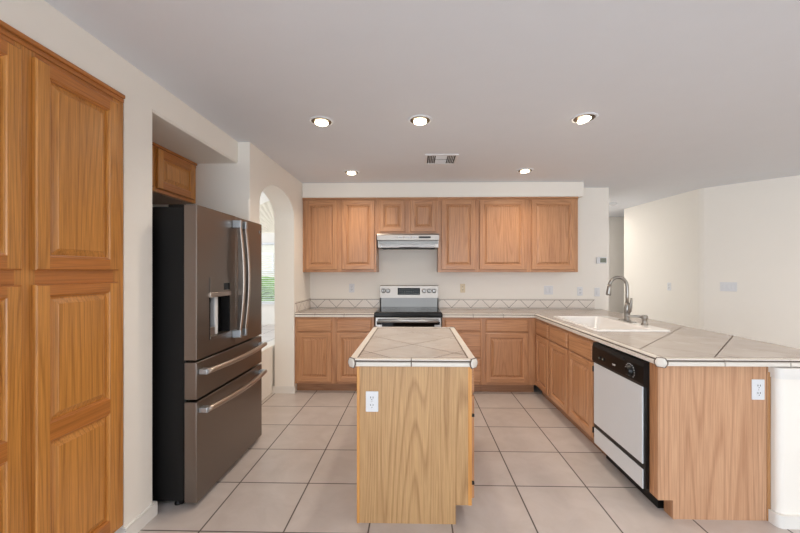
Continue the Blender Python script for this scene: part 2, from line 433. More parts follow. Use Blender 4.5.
def cabinet(name, label, cat, loc, rz, w, z0, z1, depth, fronts, group=None, toe=None, wv='oak_v', wh='oak_h', crown=0, hinges=(), open_top=False, toem='toe', under=False):
    """local: front frame plane y=0, x 0..w, heights from the root. fronts: (kind, x0, x1, za, zb[, panels])"""
    t = thing(name, label, cat, loc, rz, group)
    wv, wh = M[wv], M[wh]
    b = MB()
    if open_top:   # sink base: sides, back and floor round the bowls
        b.box(0, .018, .019, depth, z0, z1, wv); b.box(w-.018, w, .019, depth, z0, z1, wv)
        b.box(.018, w-.018, depth-.012, depth, z0, z1, wv); b.box(.018, w-.018, .019, depth-.012, z0, z0+.018, wv)
    else: b.box(0, w, .019, depth, z0, z1, wv)
    b.build('body', t)
    if under:
        b = MB(); b.box(.004, w-.004, .02, depth-.004, z0-.004, z0-.0005, M['toe']); b.build('underside_panel', t)
    # face frame: stiles and rails around the fronts
    b = MB()
    xs = sorted({f[1] for f in fronts} | {f[2] for f in fronts}); s0 = min(xs)+.012; s1 = max(xs)-.012
    b.box(0, s0, 0, .019, z0, z1, wv); b.box(s1, w, 0, .019, z0, z1, wv)
    cols = sorted({(f[1], f[2]) for f in fronts})
    for c0, c1 in zip(cols, cols[1:]):
        if c1[0] >= c0[1]: b.box(c0[1]-.012, c1[0]+.012, 0, .019, z0, z1, wv)
    c0 = 0
    for c in cols:
        xa, xb = c[0]+.012, c[1]-.012
        seg = sorted([(f[3], f[4]) for f in fronts if (f[1], f[2]) == c])
        b.box(xa, xb, .0004, .019, z0, seg[0][0]+.012, wh); b.box(xa, xb, .0004, .019, seg[-1][1]-.012, z1, wh)
        for a_, c_ in zip(seg, seg[1:]): b.box(xa, xb, .0004, .019, a_[1]-.012, c_[0]+.012, wh)
    b.build('face_frame', t)
    if toe is not None:
        b = MB(); b.box(.0, w, toe, depth-.02, 0, z0, M[toem]); b.build('toe_kick', t)
    if crown:
        b = MB(); b.box(-.0, w, -crown, .0, z1-.042, z1-.020, wh, .004); b.box(0, w, -crown-.010, .0, z1-.020, z1, wh, .004); b.build('crown_molding', t)
    for f in fronts:
        kind, x0, x1, za, zb = f[:5]
        b = MB()
        if kind == 'door':
            door_mesh(b, x1-x0, zb-za, wv, wh, f[5] if len(f) > 5 else None)
            o = b.build('door', t)
        else:
            slab_mesh(b, x1-x0, zb-za, wh); o = b.build('drawer_front' if kind == 'drawer' else 'false_front', t)
        o.location = (x0, -.0006, za)
        for (hx, hz_) in [h for h in hinges if x0-.03 <= h[0] <= x1+.03 and za <= h[1] <= zb]:
            k = MB(); k.box(hx-x0-.004, hx-x0+.004, -.018, .0, hz_-za-.022, hz_-za+.022, M['dark'], .002); k.build('hinge', o)
    return t
# --- pantry (faces +X): local x runs along +Y
pz0, pz1 = .10, 2.315
pan = [(.065, .59), (.66, 1.185)]
cabinet('pantry_cabinet', 'tall honey oak pantry cabinet with stacked raised-panel doors, built into the left wall', 'cabinet', (XW+.002, .90, 0), R(90), .942, pz0, pz1, .68,
        [('door', .048, .445, 1.412, 2.248), ('door', .495, .892, 1.412, 2.248),
         ('door', .048, .445, .125, 1.354, pan), ('door', .495, .892, .125, 1.354, pan)],
        toe=.06, wv='poak_v', wh='poak_h', crown=.004)
# --- cabinet over the fridge (faces +X)
cabinet('wall_cabinet', 'small dark-toned oak wall cabinet above the refrigerator, tucked under the header', 'cabinet', (-1.875, 2.065, 1.985), R(90), .993, 0, .342, .372,
        [('door', .045, .478, .025, .315), ('door', .518, .951, .025, .315)], wv='poak_v', wh='poak_h', crown=.006, under=True)
# --- back wall uppers (face -Y)
Yu = 4.51; UG = 'oak wall cabinets along the back wall'
def upper(label, x0, x1, doors, zb=1.402):
    return cabinet('wall_cabinet', label, 'cabinet', (x0, Yu, zb), 0, x1-x0, 0, 2.3265-zb, D-Yu-.001,
                   [('door', a-x0, c-x0, (.033 if zb < 1.6 else .035), 2.292-zb) for a, c in doors], UG, crown=.008)
upper('tall two-door oak wall cabinet in the left corner beside the arch wall', XL+.001, -.4905, [(-1.375, -.977), (-.917, -.512)])
upper('short two-door oak wall cabinet directly above the range hood', -.4895, .2775, [(-.452, -.136), (-.066, .250)], 1.868)
upper('narrow one-door oak wall cabinet just right of the range hood', .2785, .7565, [(.317, .729)])
upper('wide one-door oak wall cabinet in the middle of three to the right of the hood', .7575, 1.3865, [(.784, 1.353)])
upper('one-door oak wall cabinet at the right end of the upper row', 1.3875, 1.988, [(1.42, 1.949)])
# --- back wall bases
Yb = 4.214; BH = .8785; TD = .073
dz = (.129, .699); rz_ = (.713, .856)
cabinet('base_cabinet', 'two-door oak base cabinet with two drawers, left of the range', 'cabinet', (XL+.001, Yb, 0), 0, .926, .104, BH, D-Yb-.001,
        [('drawer', .030, .430, *rz_), ('drawer', .492, .895, *rz_), ('door', .030, .430, *dz), ('door', .492, .895, *dz)], 'oak base cabinets', toe=TD)
cabinet('base_cabinet', 'oak base cabinet with three stacked drawers, right of the range', 'cabinet', (.306, Yb, 0), 0, .468, .104, BH, D-Yb-.001,
        [('drawer', .030, .440, .723, .856), ('drawer', .030, .440, .421, .711), ('drawer', .030, .440, .127, .406)], 'oak base cabinets', toe=TD)
cabinet('base_cabinet', 'oak corner base cabinet with one wide door and drawer, where back counter meets peninsula', 'cabinet', (.775, Yb, 0), 0, .603, .104, BH, D-Yb-.001,
        [('drawer', .029, .513, .715, .858), ('door', .029, .513, .133, .702)], 'oak base cabinets', toe=TD)
# --- peninsula bases (face -X): local x runs along -Y
XP = 1.378
cabinet('sink_base_cabinet', 'three-door oak sink base cabinet with false drawer fronts, left of the dishwasher', 'cabinet', (XP, 4.212, 0), R(-90), 1.405, .104, BH, .60,
        [('false', .055, .426, .712, .858), ('false', .474, .901, .715, .858), ('false', .940, 1.375, .715, .858),
         ('door', .055, .426, .128, .700), ('door', .474, .901, .128, .704), ('door', .940, 1.375, .128, .704)],
        'oak base cabinets', toe=TD, hinges=[(1.379, .66), (1.379, .19)], open_top=True)
# --- peninsula end: stile + laminate panel with toe notch, one finished end
t = thing('peninsula_end_panel', 'pinkish oak laminate end panel closing the peninsula beside the white stub wall', 'cabinet panel', (XP, 2.10, 0))
b = MB(); b.prism([(0, .107), (.083, .107), (.083, 0), (.622, 0), (.622, .8785), (0, .8785)], 0, .012, M['lam2'], axis='y'); b.build('panel', t)
b = MB(); b.box(0, .02, .012, .077, .107, .8785, M['oak_v']); b.box(.083, .10, .012, .077, 0, .107, M['oak_v']); b.box(.02, .622, .012, .03, .107, .8785, M['oak_v']); b.build('stile', t)
b = MB(); b.box(.602, .622, -.006, .0, 0, .875, M['moldpen'], .003); b.build('corner_molding', t)
# --- island (doors on +X side)
t = thing('kitchen_island', 'freestanding kitchen island cabinet with plain light oak laminate panel facing the viewer', 'kitchen island', (-.009, 2.03, 0))
x0, x1 = -.319, .319; yl = 1.145
b = MB(); b.prism([(x0+.012, 0), (x1-.088, 0), (x1-.088, .107), (x1, .107), (x1, .879), (x0+.012, .879)], 0, .012, M['lam'], axis='y'); b.build('end_panel', t)
b = MB(); b.box(x0, x1-.02, .012, yl, .107, .879, M['lam']); b.box(x0, x1-.09, .012, yl, 0, .107, M['lam']); b.build('body', t)
b = MB(); b.box(x0-.002, x0+.014, -.004, .012, 0, .879, M['lamedge'], .002); b.build('corner_molding', t)
b = MB()
b.T = Matrix.Translation((x1, 0, 0)) @ Matrix.Rotation(R(90), 4, 'Z')
b.box(-.002, .05, -.001, .019, .107, .879, M['lamedge'])
b.box(.53, .615, 0, .019, .107, .879, M['oak_v']); b.box(1.095, yl, 0, .019, .107, .879, M['oak_v'])
b.box(.05, 1.095, .0004, .019, .107, .145, M['oak_h']); b.box(.05, 1.095, .0004, .019, .69, .73, M['oak_h']); b.box(.05, 1.095, .0004, .019, .84, .879, M['oak_h'])
b.build('face_frame', t)
for a, c in ((.030, .555), (.590, 1.115)):
    b = MB(); door_mesh(b, c-a, .575, M['oak_v'], M['oak_h']); o = b.build('door', t); o.location = (x1+.0006, a, .128); o.rotation_euler = (0, 0, R(90))
    for z in (.09, .47):
        k = MB(); k.box(-.012, .004, -.019, -.001, z-.008, z+.008, M['dark'], .002); k.build('hinge', o)
    b = MB(); slab_mesh(b, c-a, .145, M['oak_h']); o = b.build('drawer_front', t); o.location = (x1+.0006, a, .715); o.rotation_euler = (0, 0, R(90))

# ------------------------------------------------------------------ outlets and switches
def outlet(name, label, cat, loc, rz, kind='duplex', w=.07, h=.115, plate='white', group=None):
    """wall plate; local front looks to -y, centred on the root"""
    t = thing(name, label, cat, loc, rz, group)
    b = MB(); b.box(-w/2, w/2, -.006, 0, -h/2, h/2, M[plate], .003); b.build('cover_plate', t)
    if kind == 'duplex':
        for z in (.021, -.021):
            b = MB()
            b.lathe([(.0165, -.0062), (.0165, -.0085), (.0155, -.0092)], M[plate], (0, 0, z), 'y', 20)
            for dx in (-.0065, .0065): b.box(dx-.0016, dx+.0016, -.0098, -.0085, z-.001, z+.0085, M['dark'])
            b.lathe([(.0026, -.0085), (.0026, -.0098)], M['dark'], (0, 0, z-.0085), 'y', 10)
            b.build('receptacle', t)
        b = MB(); b.lathe([(.003, -.006), (.003, -.0075)], M['chrome'], (0, 0, 0), 'y', 10); b.build('screw', t)
    else:
        n = {'rocker': 1, 'double': 2, 'triple': 3}[kind]
        for i in range(n):
            x = (i-(n-1)/2)*.046
            b = MB(); b.box(x-.0165, x+.0165, -.0085, -.006, -.033, .033, M[plate], .002); b.box(x-.013, x+.013, -.0115, -.0085, -.028, .028, M[plate], .003); b.build('rocker', t)
    return t
outlet('power_outlet', 'white duplex outlet on the light oak island end panel', 'power outlet', (-.2445, 2.03, .681), 0)
outlet('power_outlet', 'white duplex outlet high on the peninsula end panel', 'power outlet', (1.931, 2.10, .741), 0)
outlet('power_outlet', 'white duplex outlet on the back wall left of the range', 'power outlet', (-.851, D, 1.19), 0)
outlet('power_outlet', 'narrow almond outlet with a white edge on the back wall just right of the range', 'power outlet', (.618, D, 1.19), 0, plate='almond', w=.066)
outlet('light_switch', 'wide double white switch plate on the back wall under the right upper cabinets', 'light switch', (1.742, D, 1.166), 0, 'double', w=.116)
outlet('power_outlet', 'white duplex outlet on the back wall near the right end of the tiled backsplash', 'power outlet', (2.15, D, 1.152), 0)
outlet('light_switch', 'single white rocker switch at the right end of the back wall below the thermostat', 'light switch', (2.372, D, 1.142), 0, 'rocker')
dB = Vector((5.6-3.785, 2.95-4.87, 0)).normalized(); ang = math.atan2(dB.y, dB.x)
pB = Vector((3.785, 4.87, 0))+dB*.245
outlet('light_switch', 'white triple switch plate on the angled right wall', 'light switch', (pB.x, pB.y, 1.217), ang, 'triple', w=.163)
outlet('power_outlet', 'faint white outlet on the hall wall left of the angled wall corner', 'power outlet', (3.7245, 5.43, 1.19), math.atan2(-1, .071), w=.07)
t = thing('thermostat', 'small white thermostat with grey screen on the back wall right end', 'thermostat', (2.424, D, 1.556))
b = MB(); b.box(-.065, .065, -.024, 0, -.042, .042, M['white'], .006); b.build('housing', t)
b = MB(); b.box(-.022, .056, -.0255, -.022, -.029, .029, M['lcd'], .001); b.build('screen', t)
b = MB()
for z in (-.02, .0, .02): b.box(-.05, -.034, -.0265, -.022, z-.005, z+.005, M['silver'], .001)
b.build('button', t)

# ------------------------------------------------------------------ countertops
ZT = .919
def trim_strip(bt, p, q, inward, pitch=.345, first=None, e0=.0, e1=.0):
    """edge tiles from p to q (2-D), with 'inward' unit normal: a top strip and a front strip, cut into pieces"""
    p, q, n = Vector(p), Vector(q), Vector(inward); d = (q-p); L = d.length; d.normalize()
    ends = ((max(e0, .03) if e0 else 0), L-(e1 if e1 > 0 else 0))
    bt.prism([tuple((p+d*a_+n*o_)) for a_, o_ in ((ends[0], .0395), (ends[1], .0395), (ends[1], .0475), (ends[0], .0475))], ZT-.001, ZT+.0008, M['grout'])
    cuts = [e0]; x = first if first is not None else pitch
    while x < L-e1-.03:
        if x > e0+.03: cuts.append(x)
        x += pitch
    cuts.append(L-e1)
    g = .0033
    for a, c in zip(cuts, cuts[1:]):
        a += g; c -= g
        def pt(s_, o): v = p+d*s_+n*o; return v.x, v.y
        # top strip (mitred ends are hidden by the corner tile)
        for (o0, o1, z0, z1) in ((.002, .0395, ZT-.0045, ZT+.0016),):
            ring = [pt(a, o0), pt(c, o0), pt(c, o1), pt(a, o1)]
            bt.prism(ring, z0, z1, M['edge'])
        # rounded front strip
        prof = [(.012, .8815), (.0005, .8815), (-.0015, .8835), (-.0018, .886), (-.0018, .900), (-.0012, .9025), (.0012, .9045), (.012, .905)]
        A = [bt.v((*pt(a, o), z)) for o, z in prof]; B = [bt.v((*pt(c, o), z)) for o, z in prof]; k = bt.mi(M['edge'])
        for i in range(len(prof)):
            j = (i+1) % len(prof); f = bt.bm.faces.new([A[i], A[j], B[j], B[i]]); f.material_index = k; f.smooth = False
        for Lp in (A[::-1], B): f = bt.bm.faces.new(Lp); f.material_index = k
def corner_tile(bt, c, dirv, r=.029):
    """six-sided tile closing a clipped corner, facing outward along dirv"""
    c, dv = Vector((*c, 0)), Vector((*dirv, 0)).normalized(); s_ = Vector((-dv.y, dv.x, 0)); zc_ = .8985
    hexa = [(-.62, 1), (.62, 1), (1, 0.25), (1, -.25), (.62, -1), (-.62, -1), (-1, -.25), (-1, .25)]
    bk = [c-dv*.003+s_*(u*r*1.17)+Vector((0, 0, zc_+v_*.0275)) for u, v_ in hexa]; bf = [v+dv*.0055 for v in bk]
    A = [bt.v(v) for v in bk]; B = [bt.v(v) for v in bf]; mg = bt.mi(M['grout'])
    for L in (A[::-1], B): bt.bm.faces.new(L).material_index = mg
    for i in range(8): bt.bm.faces.new([A[i], A[(i+1) % 8], B[(i+1) % 8], B[i]]).material_index = mg
    rows = []
    for (k, o) in ((1, -.004), (1, .004), (.86, .0075), (.5, .0095)):
        rows.append([bt.v(c+dv*o+s_*(u*r*k)+Vector((0, 0, zc_+v_*.0245*k))) for u, v_ in hexa])
    m = bt.mi(M['edge']); n = len(hexa)
    for A, B in zip(rows, rows[1:]):
        for i in range(n):
            f = bt.bm.faces.new([A[i], A[(i+1) % n], B[(i+1) % n], B[i]]); f.material_index = m; f.smooth = True
    f = bt.bm.faces.new(rows[-1]); f.material_index = m
    f = bt.bm.faces.new(rows[0][::-1]); f.material_index = m
def core(b, poly, tile, z0=.8795, z1=ZT):
    b.prism(poly, z0, z1, M['grout'])
    k = b.mi(M[tile]); b.bm.faces.ensure_lookup_table(); b.bm.normal_update()
    for f in b.bm.faces:
        if abs(f.calc_center_median().z-z1) < 1e-5: f.material_index = k
CH = .030
# island top
x0, x1, y0, y1 = -.372, .336, 2.009, 3.205
t = thing('island_countertop', 'beige diagonal-tiled countertop with white tile edge, on the island', 'countertop', (0, 0, 0))
b = MB(); i_ = .011
core(b, [(x0+CH, y0+i_), (x1-CH, y0+i_), (x1-i_, y0+CH), (x1-i_, y1-CH), (x1-CH, y1-i_), (x0+CH, y1-i_), (x0+i_, y1-CH), (x0+i_, y0+CH)], 'itile'); b.build('tiled_top', t)
bt = MB()
trim_strip(bt, (x0, y0), (x1, y0), (0, 1), first=.347, e0=CH, e1=CH); trim_strip(bt, (x0, y1), (x1, y1), (0, -1), first=.347, e0=CH, e1=CH)
trim_strip(bt, (x0, y0), (x0, y1), (1, 0), first=.36, e0=CH, e1=CH); trim_strip(bt, (x1, y0), (x1, y1), (-1, 0), first=.36, e0=CH, e1=CH)
bt.build('edge_tile_border', t)
for cx_, cy_, dx, dy in ((x0, y0, -1, -1), (x1, y0, 1, -1), (x0, y1, -1, 1), (x1, y1, 1, 1)):
    k = MB(); corner_tile(k, (cx_-dx*CH*.5, cy_-dy*CH*.5), (dx, dy)); k.build('corner_tile', t)
# back left counter
t = thing('countertop', 'short beige tiled countertop in the left corner, left of the range', 'countertop', (0, 0, 0), 0, 'tiled wall countertops')
b = MB(); core(b, [(XL+.001, 4.205), (-.481, 4.205), (-.481, D-.001), (XL+.001, D-.001)], 'ctile'); b.build('tiled_top', t)
bt = MB(); trim_strip(bt, (XL+.001, 4.194), (-.481, 4.194), (0, 1), pitch=.340, first=.237); bt.build('edge_tile_border', t)
b = MB(); b.box(XL+.011, -.481, D-.011, D-.001, ZT, 1.053, M['zigx'], .002); b.build('backsplash', t)
b = MB(); b.box(XL+.001, XL+.011, 4.215, D-.001, ZT, 1.053, M['zigy'], .002); b.build('backsplash', t)
# L-shaped counter with the sink cut-out
t = thing('countertop', 'long L-shaped beige tiled countertop running right of the range and along the peninsula', 'countertop', (0, 0, 0), 0, 'tiled wall countertops')
XE = 2.425; XI = 1.357; YF = 2.052
sx0, sx1, sy0, sy1 = 1.50, 2.075, 3.03, 3.945                 # cut-out
b = MB()
core(b, [(.306, 4.205), (XI+.011, 4.205), (XI+.011, D-.001), (.306, D-.001)], 'ctile')
core(b, [(XI+.011, sy1), (XE, sy1), (XE, D-.001), (XI+.011, D-.001)], 'ctile')
core(b, [(XI+.011, sy0), (sx0, sy0), (sx0, sy1), (XI+.011, sy1)], 'ctile')
core(b, [(sx1, sy0), (XE, sy0), (XE, sy1), (sx1, sy1)], 'ctile')
core(b, [(XI+.011, YF+CH), (XI+CH, YF+.011), (XE-CH, YF+.011), (XE, YF+CH), (XE, sy0), (XI+.011, sy0)], 'ctile')
b.build('tiled_top', t)
bt = MB()
trim_strip(bt, (.306, 4.194), (XI, 4.194), (0, 1), pitch=.344, first=.354, e1=-.01)
trim_strip(bt, (XI, YF), (XI, 4.194), (1, 0), pitch=.3575, first=.317, e0=CH)
trim_strip(bt, (XI, YF), (XE, YF), (0, 1), pitch=.355, first=.353, e0=CH, e1=CH)
bt.build('edge_tile_border', t)
k = MB(); corner_tile(k, (XI+CH*.5, YF+CH*.5), (-1, -1)); k.build('corner_tile', t)
k = MB(); corner_tile(k, (XE-CH*.5, YF+CH*.5), (1, -1)); k.build('corner_tile', t)
b = MB(); b.box(.306, 2.337, D-.011, D-.001, ZT, 1.053, M['zigx2'], .002); b.build('backsplash', t)

# ------------------------------------------------------------------ sink and faucet
t = thing('kitchen_sink', 'white single-bowl drop-in sink in the peninsula countertop', 'sink', (0, 0, ZT))
ox0, ox1, oy0, oy1 = 1.475, 2.085, 3.003, 3.968
zt = .012
def rr(x0, x1, y0, y1, r, n=5):
    pl = []
    for cx_, cy_, a0 in ((x1-r, y1-r, 0), (x0+r, y1-r, 90), (x0+r, y0+r, 180), (x1-r, y0+r, 270)):
        for i in range(n+1):
            a = R(a0+90*i/n); pl.append((cx_+r*cos(a), cy_+r*sin(a)))
    return pl
def loft(b, loops, m, smooth=True):
    k = b.mi(m); rows = [[b.v(p) for p in L] for L in loops]; n = len(rows[0])
    for A, B in zip(rows, rows[1:]):
        for i in range(n):
            f = b.bm.faces.new([A[i], A[(i+1) % n], B[(i+1) % n], B[i]]); f.material_index = k; f.smooth = smooth
    return rows
b = MB(); mS = M['sink']
bowls = [(1.515, 1.955, 3.045, 3.93)]
# rim: outer rounded lip
lip = [(rr(ox0+o, ox1-o, oy0+o, oy1-o, .035), z) for o, z in ((0, .0005), (0, .006), (.003, .0105), (.010, zt))]
rows = loft(b, [[(x, y, z) for x, y in L] for L, z in lip], mS)
# deck pieces between the bowls, flat at zt
X = [ox0+.010, 1.515, 1.955, ox1-.010]; Yv = [oy0+.010, 3.045, 3.93, oy1-.010]
for i in range(3):
    for j in range(3):
        if i == 1 and j == 1: continue
        b.face([(X[i], Yv[j], zt), (X[i+1], Yv[j], zt), (X[i+1], Yv[j+1], zt), (X[i], Yv[j+1], zt)], mS)
for (a, c, e, f_) in bowls:
    L = []
    for o, z, r_ in ((0, zt, .002), (.004, zt-.004, .02), (.010, zt-.02, .05), (.018, -.15, .06), (.04, -.178, .07), (.09, -.185, .09)):
        L.append([(x, y, z) for x, y in rr(a+o, c-o, e+o, f_-o, r_)])
    rows = loft(b, L, mS); f = b.bm.faces.new(rows[-1]); f.material_index = b.mi(mS)
b.build('basin', t, normals=False)
for (a, c, e, f_) in bowls:
    k = MB(); k.lathe([(.001, -.184), (.042, -.184), (.044, -.181), (.036, -.180), (.03, -.1835), (.0, -.1835)], M['steel'], ((a+c)/2, (e+f_)/2, 0)); k.build('drain', t)
fx, fy, fz = 2.035, 3.55, ZT+zt
t = thing('kitchen_faucet', 'brushed nickel gooseneck pull-down faucet on the sink deck', 'faucet', (fx, fy, fz))
nk = M['nickel']
b = MB(); b.T = Matrix.Translation((0, .0, 0)); b.prism(rr(-.027, .027, -.125, .125, .026), 0, .006, nk); b.build('deck_plate', t)
b = MB(); b.lathe([(.031, .006), (.031, .012), (.027, .02), (.025, .06), (.027, .10), (.028, .125), (.022, .155), (.017, .18)], nk); b.build('base', t)
pts = [(0, 0, .15), (0, 0, .24), (0, 0, .325)]
for i in range(1, 15):
    a = pi*i/15; pts.append((-.085+.085*cos(a), 0, .325+.098*sin(a)))
b = MB(); b.tube(pts, .0155, nk, 16); b.build('spout', t)
e = Vector(pts[-1]); d = Vector((-.12, 0, -1)).normalized()
b = MB(); b.tube([e-d*.004, e+d*.02, e+d*.085, e+d*.098], [.0165, .0185, .0235, .0205], nk, 16); b.build('spray_head', t)
b = MB(); b.tube([(0, -.018, .085), (.0, -.038, .10), (.004, -.050, .14), (.006, -.056, .20), (.006, -.059, .225)], [.016, .017, .014, .011, .008], nk, 12); b.build('handle', t)
t = thing('soap_dispenser', 'short brushed nickel soap dispenser beside the faucet base', 'soap dispenser', (2.045, 3.30, fz))
b = MB(); b.lathe([(.030, 0), (.030, .007), (.022, .014), (.020, .048), (.026, .054), (.026, .078), (.020, .086)], nk); b.build('body', t)
b = MB(); b.tube([(-.005, .005, .070), (-.06, .03, .074), (-.10, .045, .072), (-.122, .054, .062)], [.012, .011, .010, .009], nk, 10); b.build('nozzle', t)

# ------------------------------------------------------------------ dishwasher (faces -X; local x along -Y)
t = thing('dishwasher', 'built-in dishwasher with black control panel and silver-white door, in the peninsula', 'dishwasher', (1.378, 2.803, 0), R(-90))
wd = .627
b = MB(); b.box(.004, wd-.004, .0, .585, .105, .872, M['black']); b.box(.02, wd-.02, .06, .5, .0, .105, M['black']); b.build('tub', t)
b = MB(); b.box(.002, wd-.002, -.022, 0, .12, .722, M['black'], .003); b.build('door_frame', t)
b = MB(); b.box(.016, wd-.022, -.030, -.021, .262, .720, M['silver'], .002); b.build('door', t)
b = MB(); b.box(.016, wd-.022, -.028, -.021, .112, .228, M['silver'], .002); b.build('kick_panel', t)
b = MB()
b.prism([(0, .722), (-.030, .722), (-.036, .74), (-.034, .84), (-.026, .872), (0, .872)], .002, wd-.002, M['black'], axis='x'); b.box(.24, .42, -.037, -.030, .832, .852, M['gasket'], .002)
cp = b.build('control_panel', t)
for x in (.115, .168):
    k = MB(); k.box(x-.014, x+.014, -.042, -.033, .765, .79, M['case'], .003); k.box(x-.008, x+.008, -.043, -.041, .773, .782, M['lcd']); k.build('button', cp)
k = MB(); k.box(.285, .325, -.0365, -.034, .776, .780, M['silver']); k.box(.290, .318, -.0365, -.034, .770, .773, M['silver']); k.build('emblem', cp)
k = MB(); k.lathe([(.034, -.034), (.034, -.040), (.028, -.044), (.026, -.056), (.022, -.059)], M['black'], (.49, 0, .785), 'y', 24); k.box(.4875, .4925, -.061, -.056, .785, .808, M['case']); k.build('knob', cp)
k = MB()
for i in range(14):
    a = R(-40+i*20); x, z = .49+.048*cos(a), .785+.044*sin(a)
    k.box(x-.0035, x+.0035, -.0367, -.034, z-.0018, z+.0018, M['silver'])
k.build('dial_mark', cp)

# ------------------------------------------------------------------ range
t = thing('kitchen_range', 'stainless electric range with black glass cooktop and tall control backguard', 'range', (-.087, 4.16, 0))
hw = .389
b = MB(); b.box(-.380, .380, .045, .645, .02, .888, M['silver']); b.build('body', t)
for x in (-.34, .34):
    for y in (.10, .60):
        k = MB(); k.lathe([(.018, 0), (.018, .02)], M['black'], (x, y, 0), n=12); k.build('foot', t)
b = MB(); b.box(-hw, hw, -.010, .624, .889, .943, M['black'], .010); b.build('cooktop_rim', t)
b = MB(); b.box(-hw+.014, hw-.014, .004, .615, .942, .9465, M['glass'], .001)
ct = b.build('cooktop_glass', t)
for x, y, r in ((-.19, .15, .105), (.19, .15, .085), (-.19, .42, .08), (.19, .42, .105)):
    k = MB()
    for rr_ in (r, r*.6): k.lathe([(rr_, .9464), (rr_, .9468), (rr_-.002, .9468), (rr_-.002, .9464)], M['case'], (x, y, 0), n=40)
    k.build('burner_ring', ct)
b = MB()
b.box(-.375, .375, 0, .045, .20, .884, M['steel'], .004); b.box(-.30, .30, -.004, .002, .40, .80, M['glass'], .003); b.box(-.36, .36, -.0035, .002, .800, .838, M['glass'], .002)
od = b.build('oven_door', t)
k = MB(); k.tube([(-.345, -.040, .848), (.345, -.040, .848)], .019, M['mount'], 14); 
for x in (-.31, .31): k.box(x-.012, x+.012, -.045, .0, .844, .862, M['steel'], .003)
k.build('handle', od)
b = MB(); b.box(-.375, .375, .0, .045, .03, .19, M['steel'], .004); b.build('drawer', t)
# backguard: lower steel vent strip and tilted control panel
b = MB(); b.box(-.373, .373, .625, .655, .89, 1.07, M['steel_dim'], .002); b.build('vent_panel', t)
b = MB(); b.prism([(.575, 1.067), (.59, 1.222), (.605, 1.231), (.655, 1.231), (.655, 1.067)], -.381, .381, M['steel_soft'], axis='x')
for sx in (-1, 1): b.prism([(.60, .943), (.575, 1.067), (.655, 1.067), (.655, .943)], sx*.373, sx*.381, M['case'], axis='x')
bg_ = b.build('control_panel', t)
tl = math.atan2(.015, .155)
def tilt(k, x, z): k.T = Matrix.Translation((x, .575+(z-1.067)*.0968, z)) @ Matrix.Rotation(-tl, 4, 'X')
k = MB(); tilt(k, -.004, 1.151); k.box(-.146, .146, -.003, .004, -.045, .045, M['glass'], .002); k.build('display', bg_)
k = MB(); tilt(k, -.004, 1.151)
for r_ in range(3):
    for c in range(9): k.box(-.125+c*.03, -.110+c*.03, -.0038, -.0025, -.03+r_*.024, -.026+r_*.024, M['lcd'])
k.build('key_label', bg_)
for x in (-.335, -.275, .195, .262, .325):
    k = MB(); tilt(k, x, 1.158); k.lathe([(.029, .001), (.029, -.003), (.025, -.003), (.025, .001)], M['case'], (0, 0, 0), 'y', 20); k.lathe([(.024, .0), (.024, -.008), (.021, -.012), (.019, -.03), (.016, -.033)], M['steel'], (0, 0, 0), 'y', 20); k.box(-.003, .003, -.036, -.03, -.018, .018, M['case']); k.build('knob', bg_)

# ------------------------------------------------------------------ range hood
t = thing('range_hood', 'slim stainless under-cabinet range hood over the range', 'range hood', (-.0935, 4.36, 0))
b = MB()
b.prism([(0, 1.789), (0, 1.846), (.012, 1.8665), (.459, 1.8665), (.459, 1.706), (.12, 1.706), (.112, 1.789)], -.372, .372, M['steel_soft'], axis='x'); b.build('canopy', t)
b = MB(); b.box(-.335, .335, .125, .4, 1.699, 1.707, M['dark']); b.build('grease_filter', t)
b = MB(); b.box(-.34, .33, .106, .122, 1.712, 1.742, M['white'], .002); b.build('lamp_lens', t)
b = MB(); b.box(-.365, .365, .1085, .116, 1.745, 1.7885, M['steel_dim']); b.build('recess_panel', t)
b = MB(); b.box(-.11, .13, .108, .14, 1.698, 1.709, M['case'], .002); b.build('filter_latch', t)
for x, w_ in ((-.092, .055), (-.005, .066), (.082, .066)):
    k = MB(); k.box(x-w_/2, x+w_/2, -.0015, .001, 1.811, 1.829, M['silver'], .0008)
    for q in range(5): k.box(x-w_/2+.006+q*w_*.18, x-w_/2+.010+q*w_*.18, -.0022, -.001, 1.814, 1.826, M['case'])
    k.build('switch_plate', t)
k = MB(); k.box(.132, .272, -.0022, .001, 1.808, 1.832, M['black'], .001); k.build('badge', t)

# ------------------------------------------------------------------ refrigerator (faces +X; local x along +Y, -y towards the room)
t = thing('refrigerator', 'warm stainless french-door refrigerator with two freezer drawers and dark sides, in the left recess', 'refrigerator', (-1.30, 2.128, 0), R(90))
FW = .914; SP = .474
sl = M['slate']
b = MB(); b.box(.012, FW-.012, .085, .86, .035, 1.795, M['case'], .004); b.build('case', t)
for x in (.05, FW-.05):
    for y in (.14, .78):
        k = MB(); k.lathe([(.022, 0), (.022, .012), (.016, .016), (.016, .036)], M['black'], (x, y, 0), n=14); k.build('foot', t)
b = MB(); b.box(.02, FW-.02, .10, .12, .012, .06, M['black']); b.build('toe_grille', t)
for x in (.06, FW-.06):
    k = MB(); k.box(x-.035, x+.035, .078, .19, 1.796, 1.812, M['black'], .006); k.build('hinge_cover', t)
b = MB(); b.box(.016, FW-.016, .072, .086, .04, 1.77, M['gasket']); b.build('door_gasket', t)
def split_front(b, x0, x1, z0, z1):
    b.box(x0, x1, 0, .074, z0, z1, sl, .004, 3)
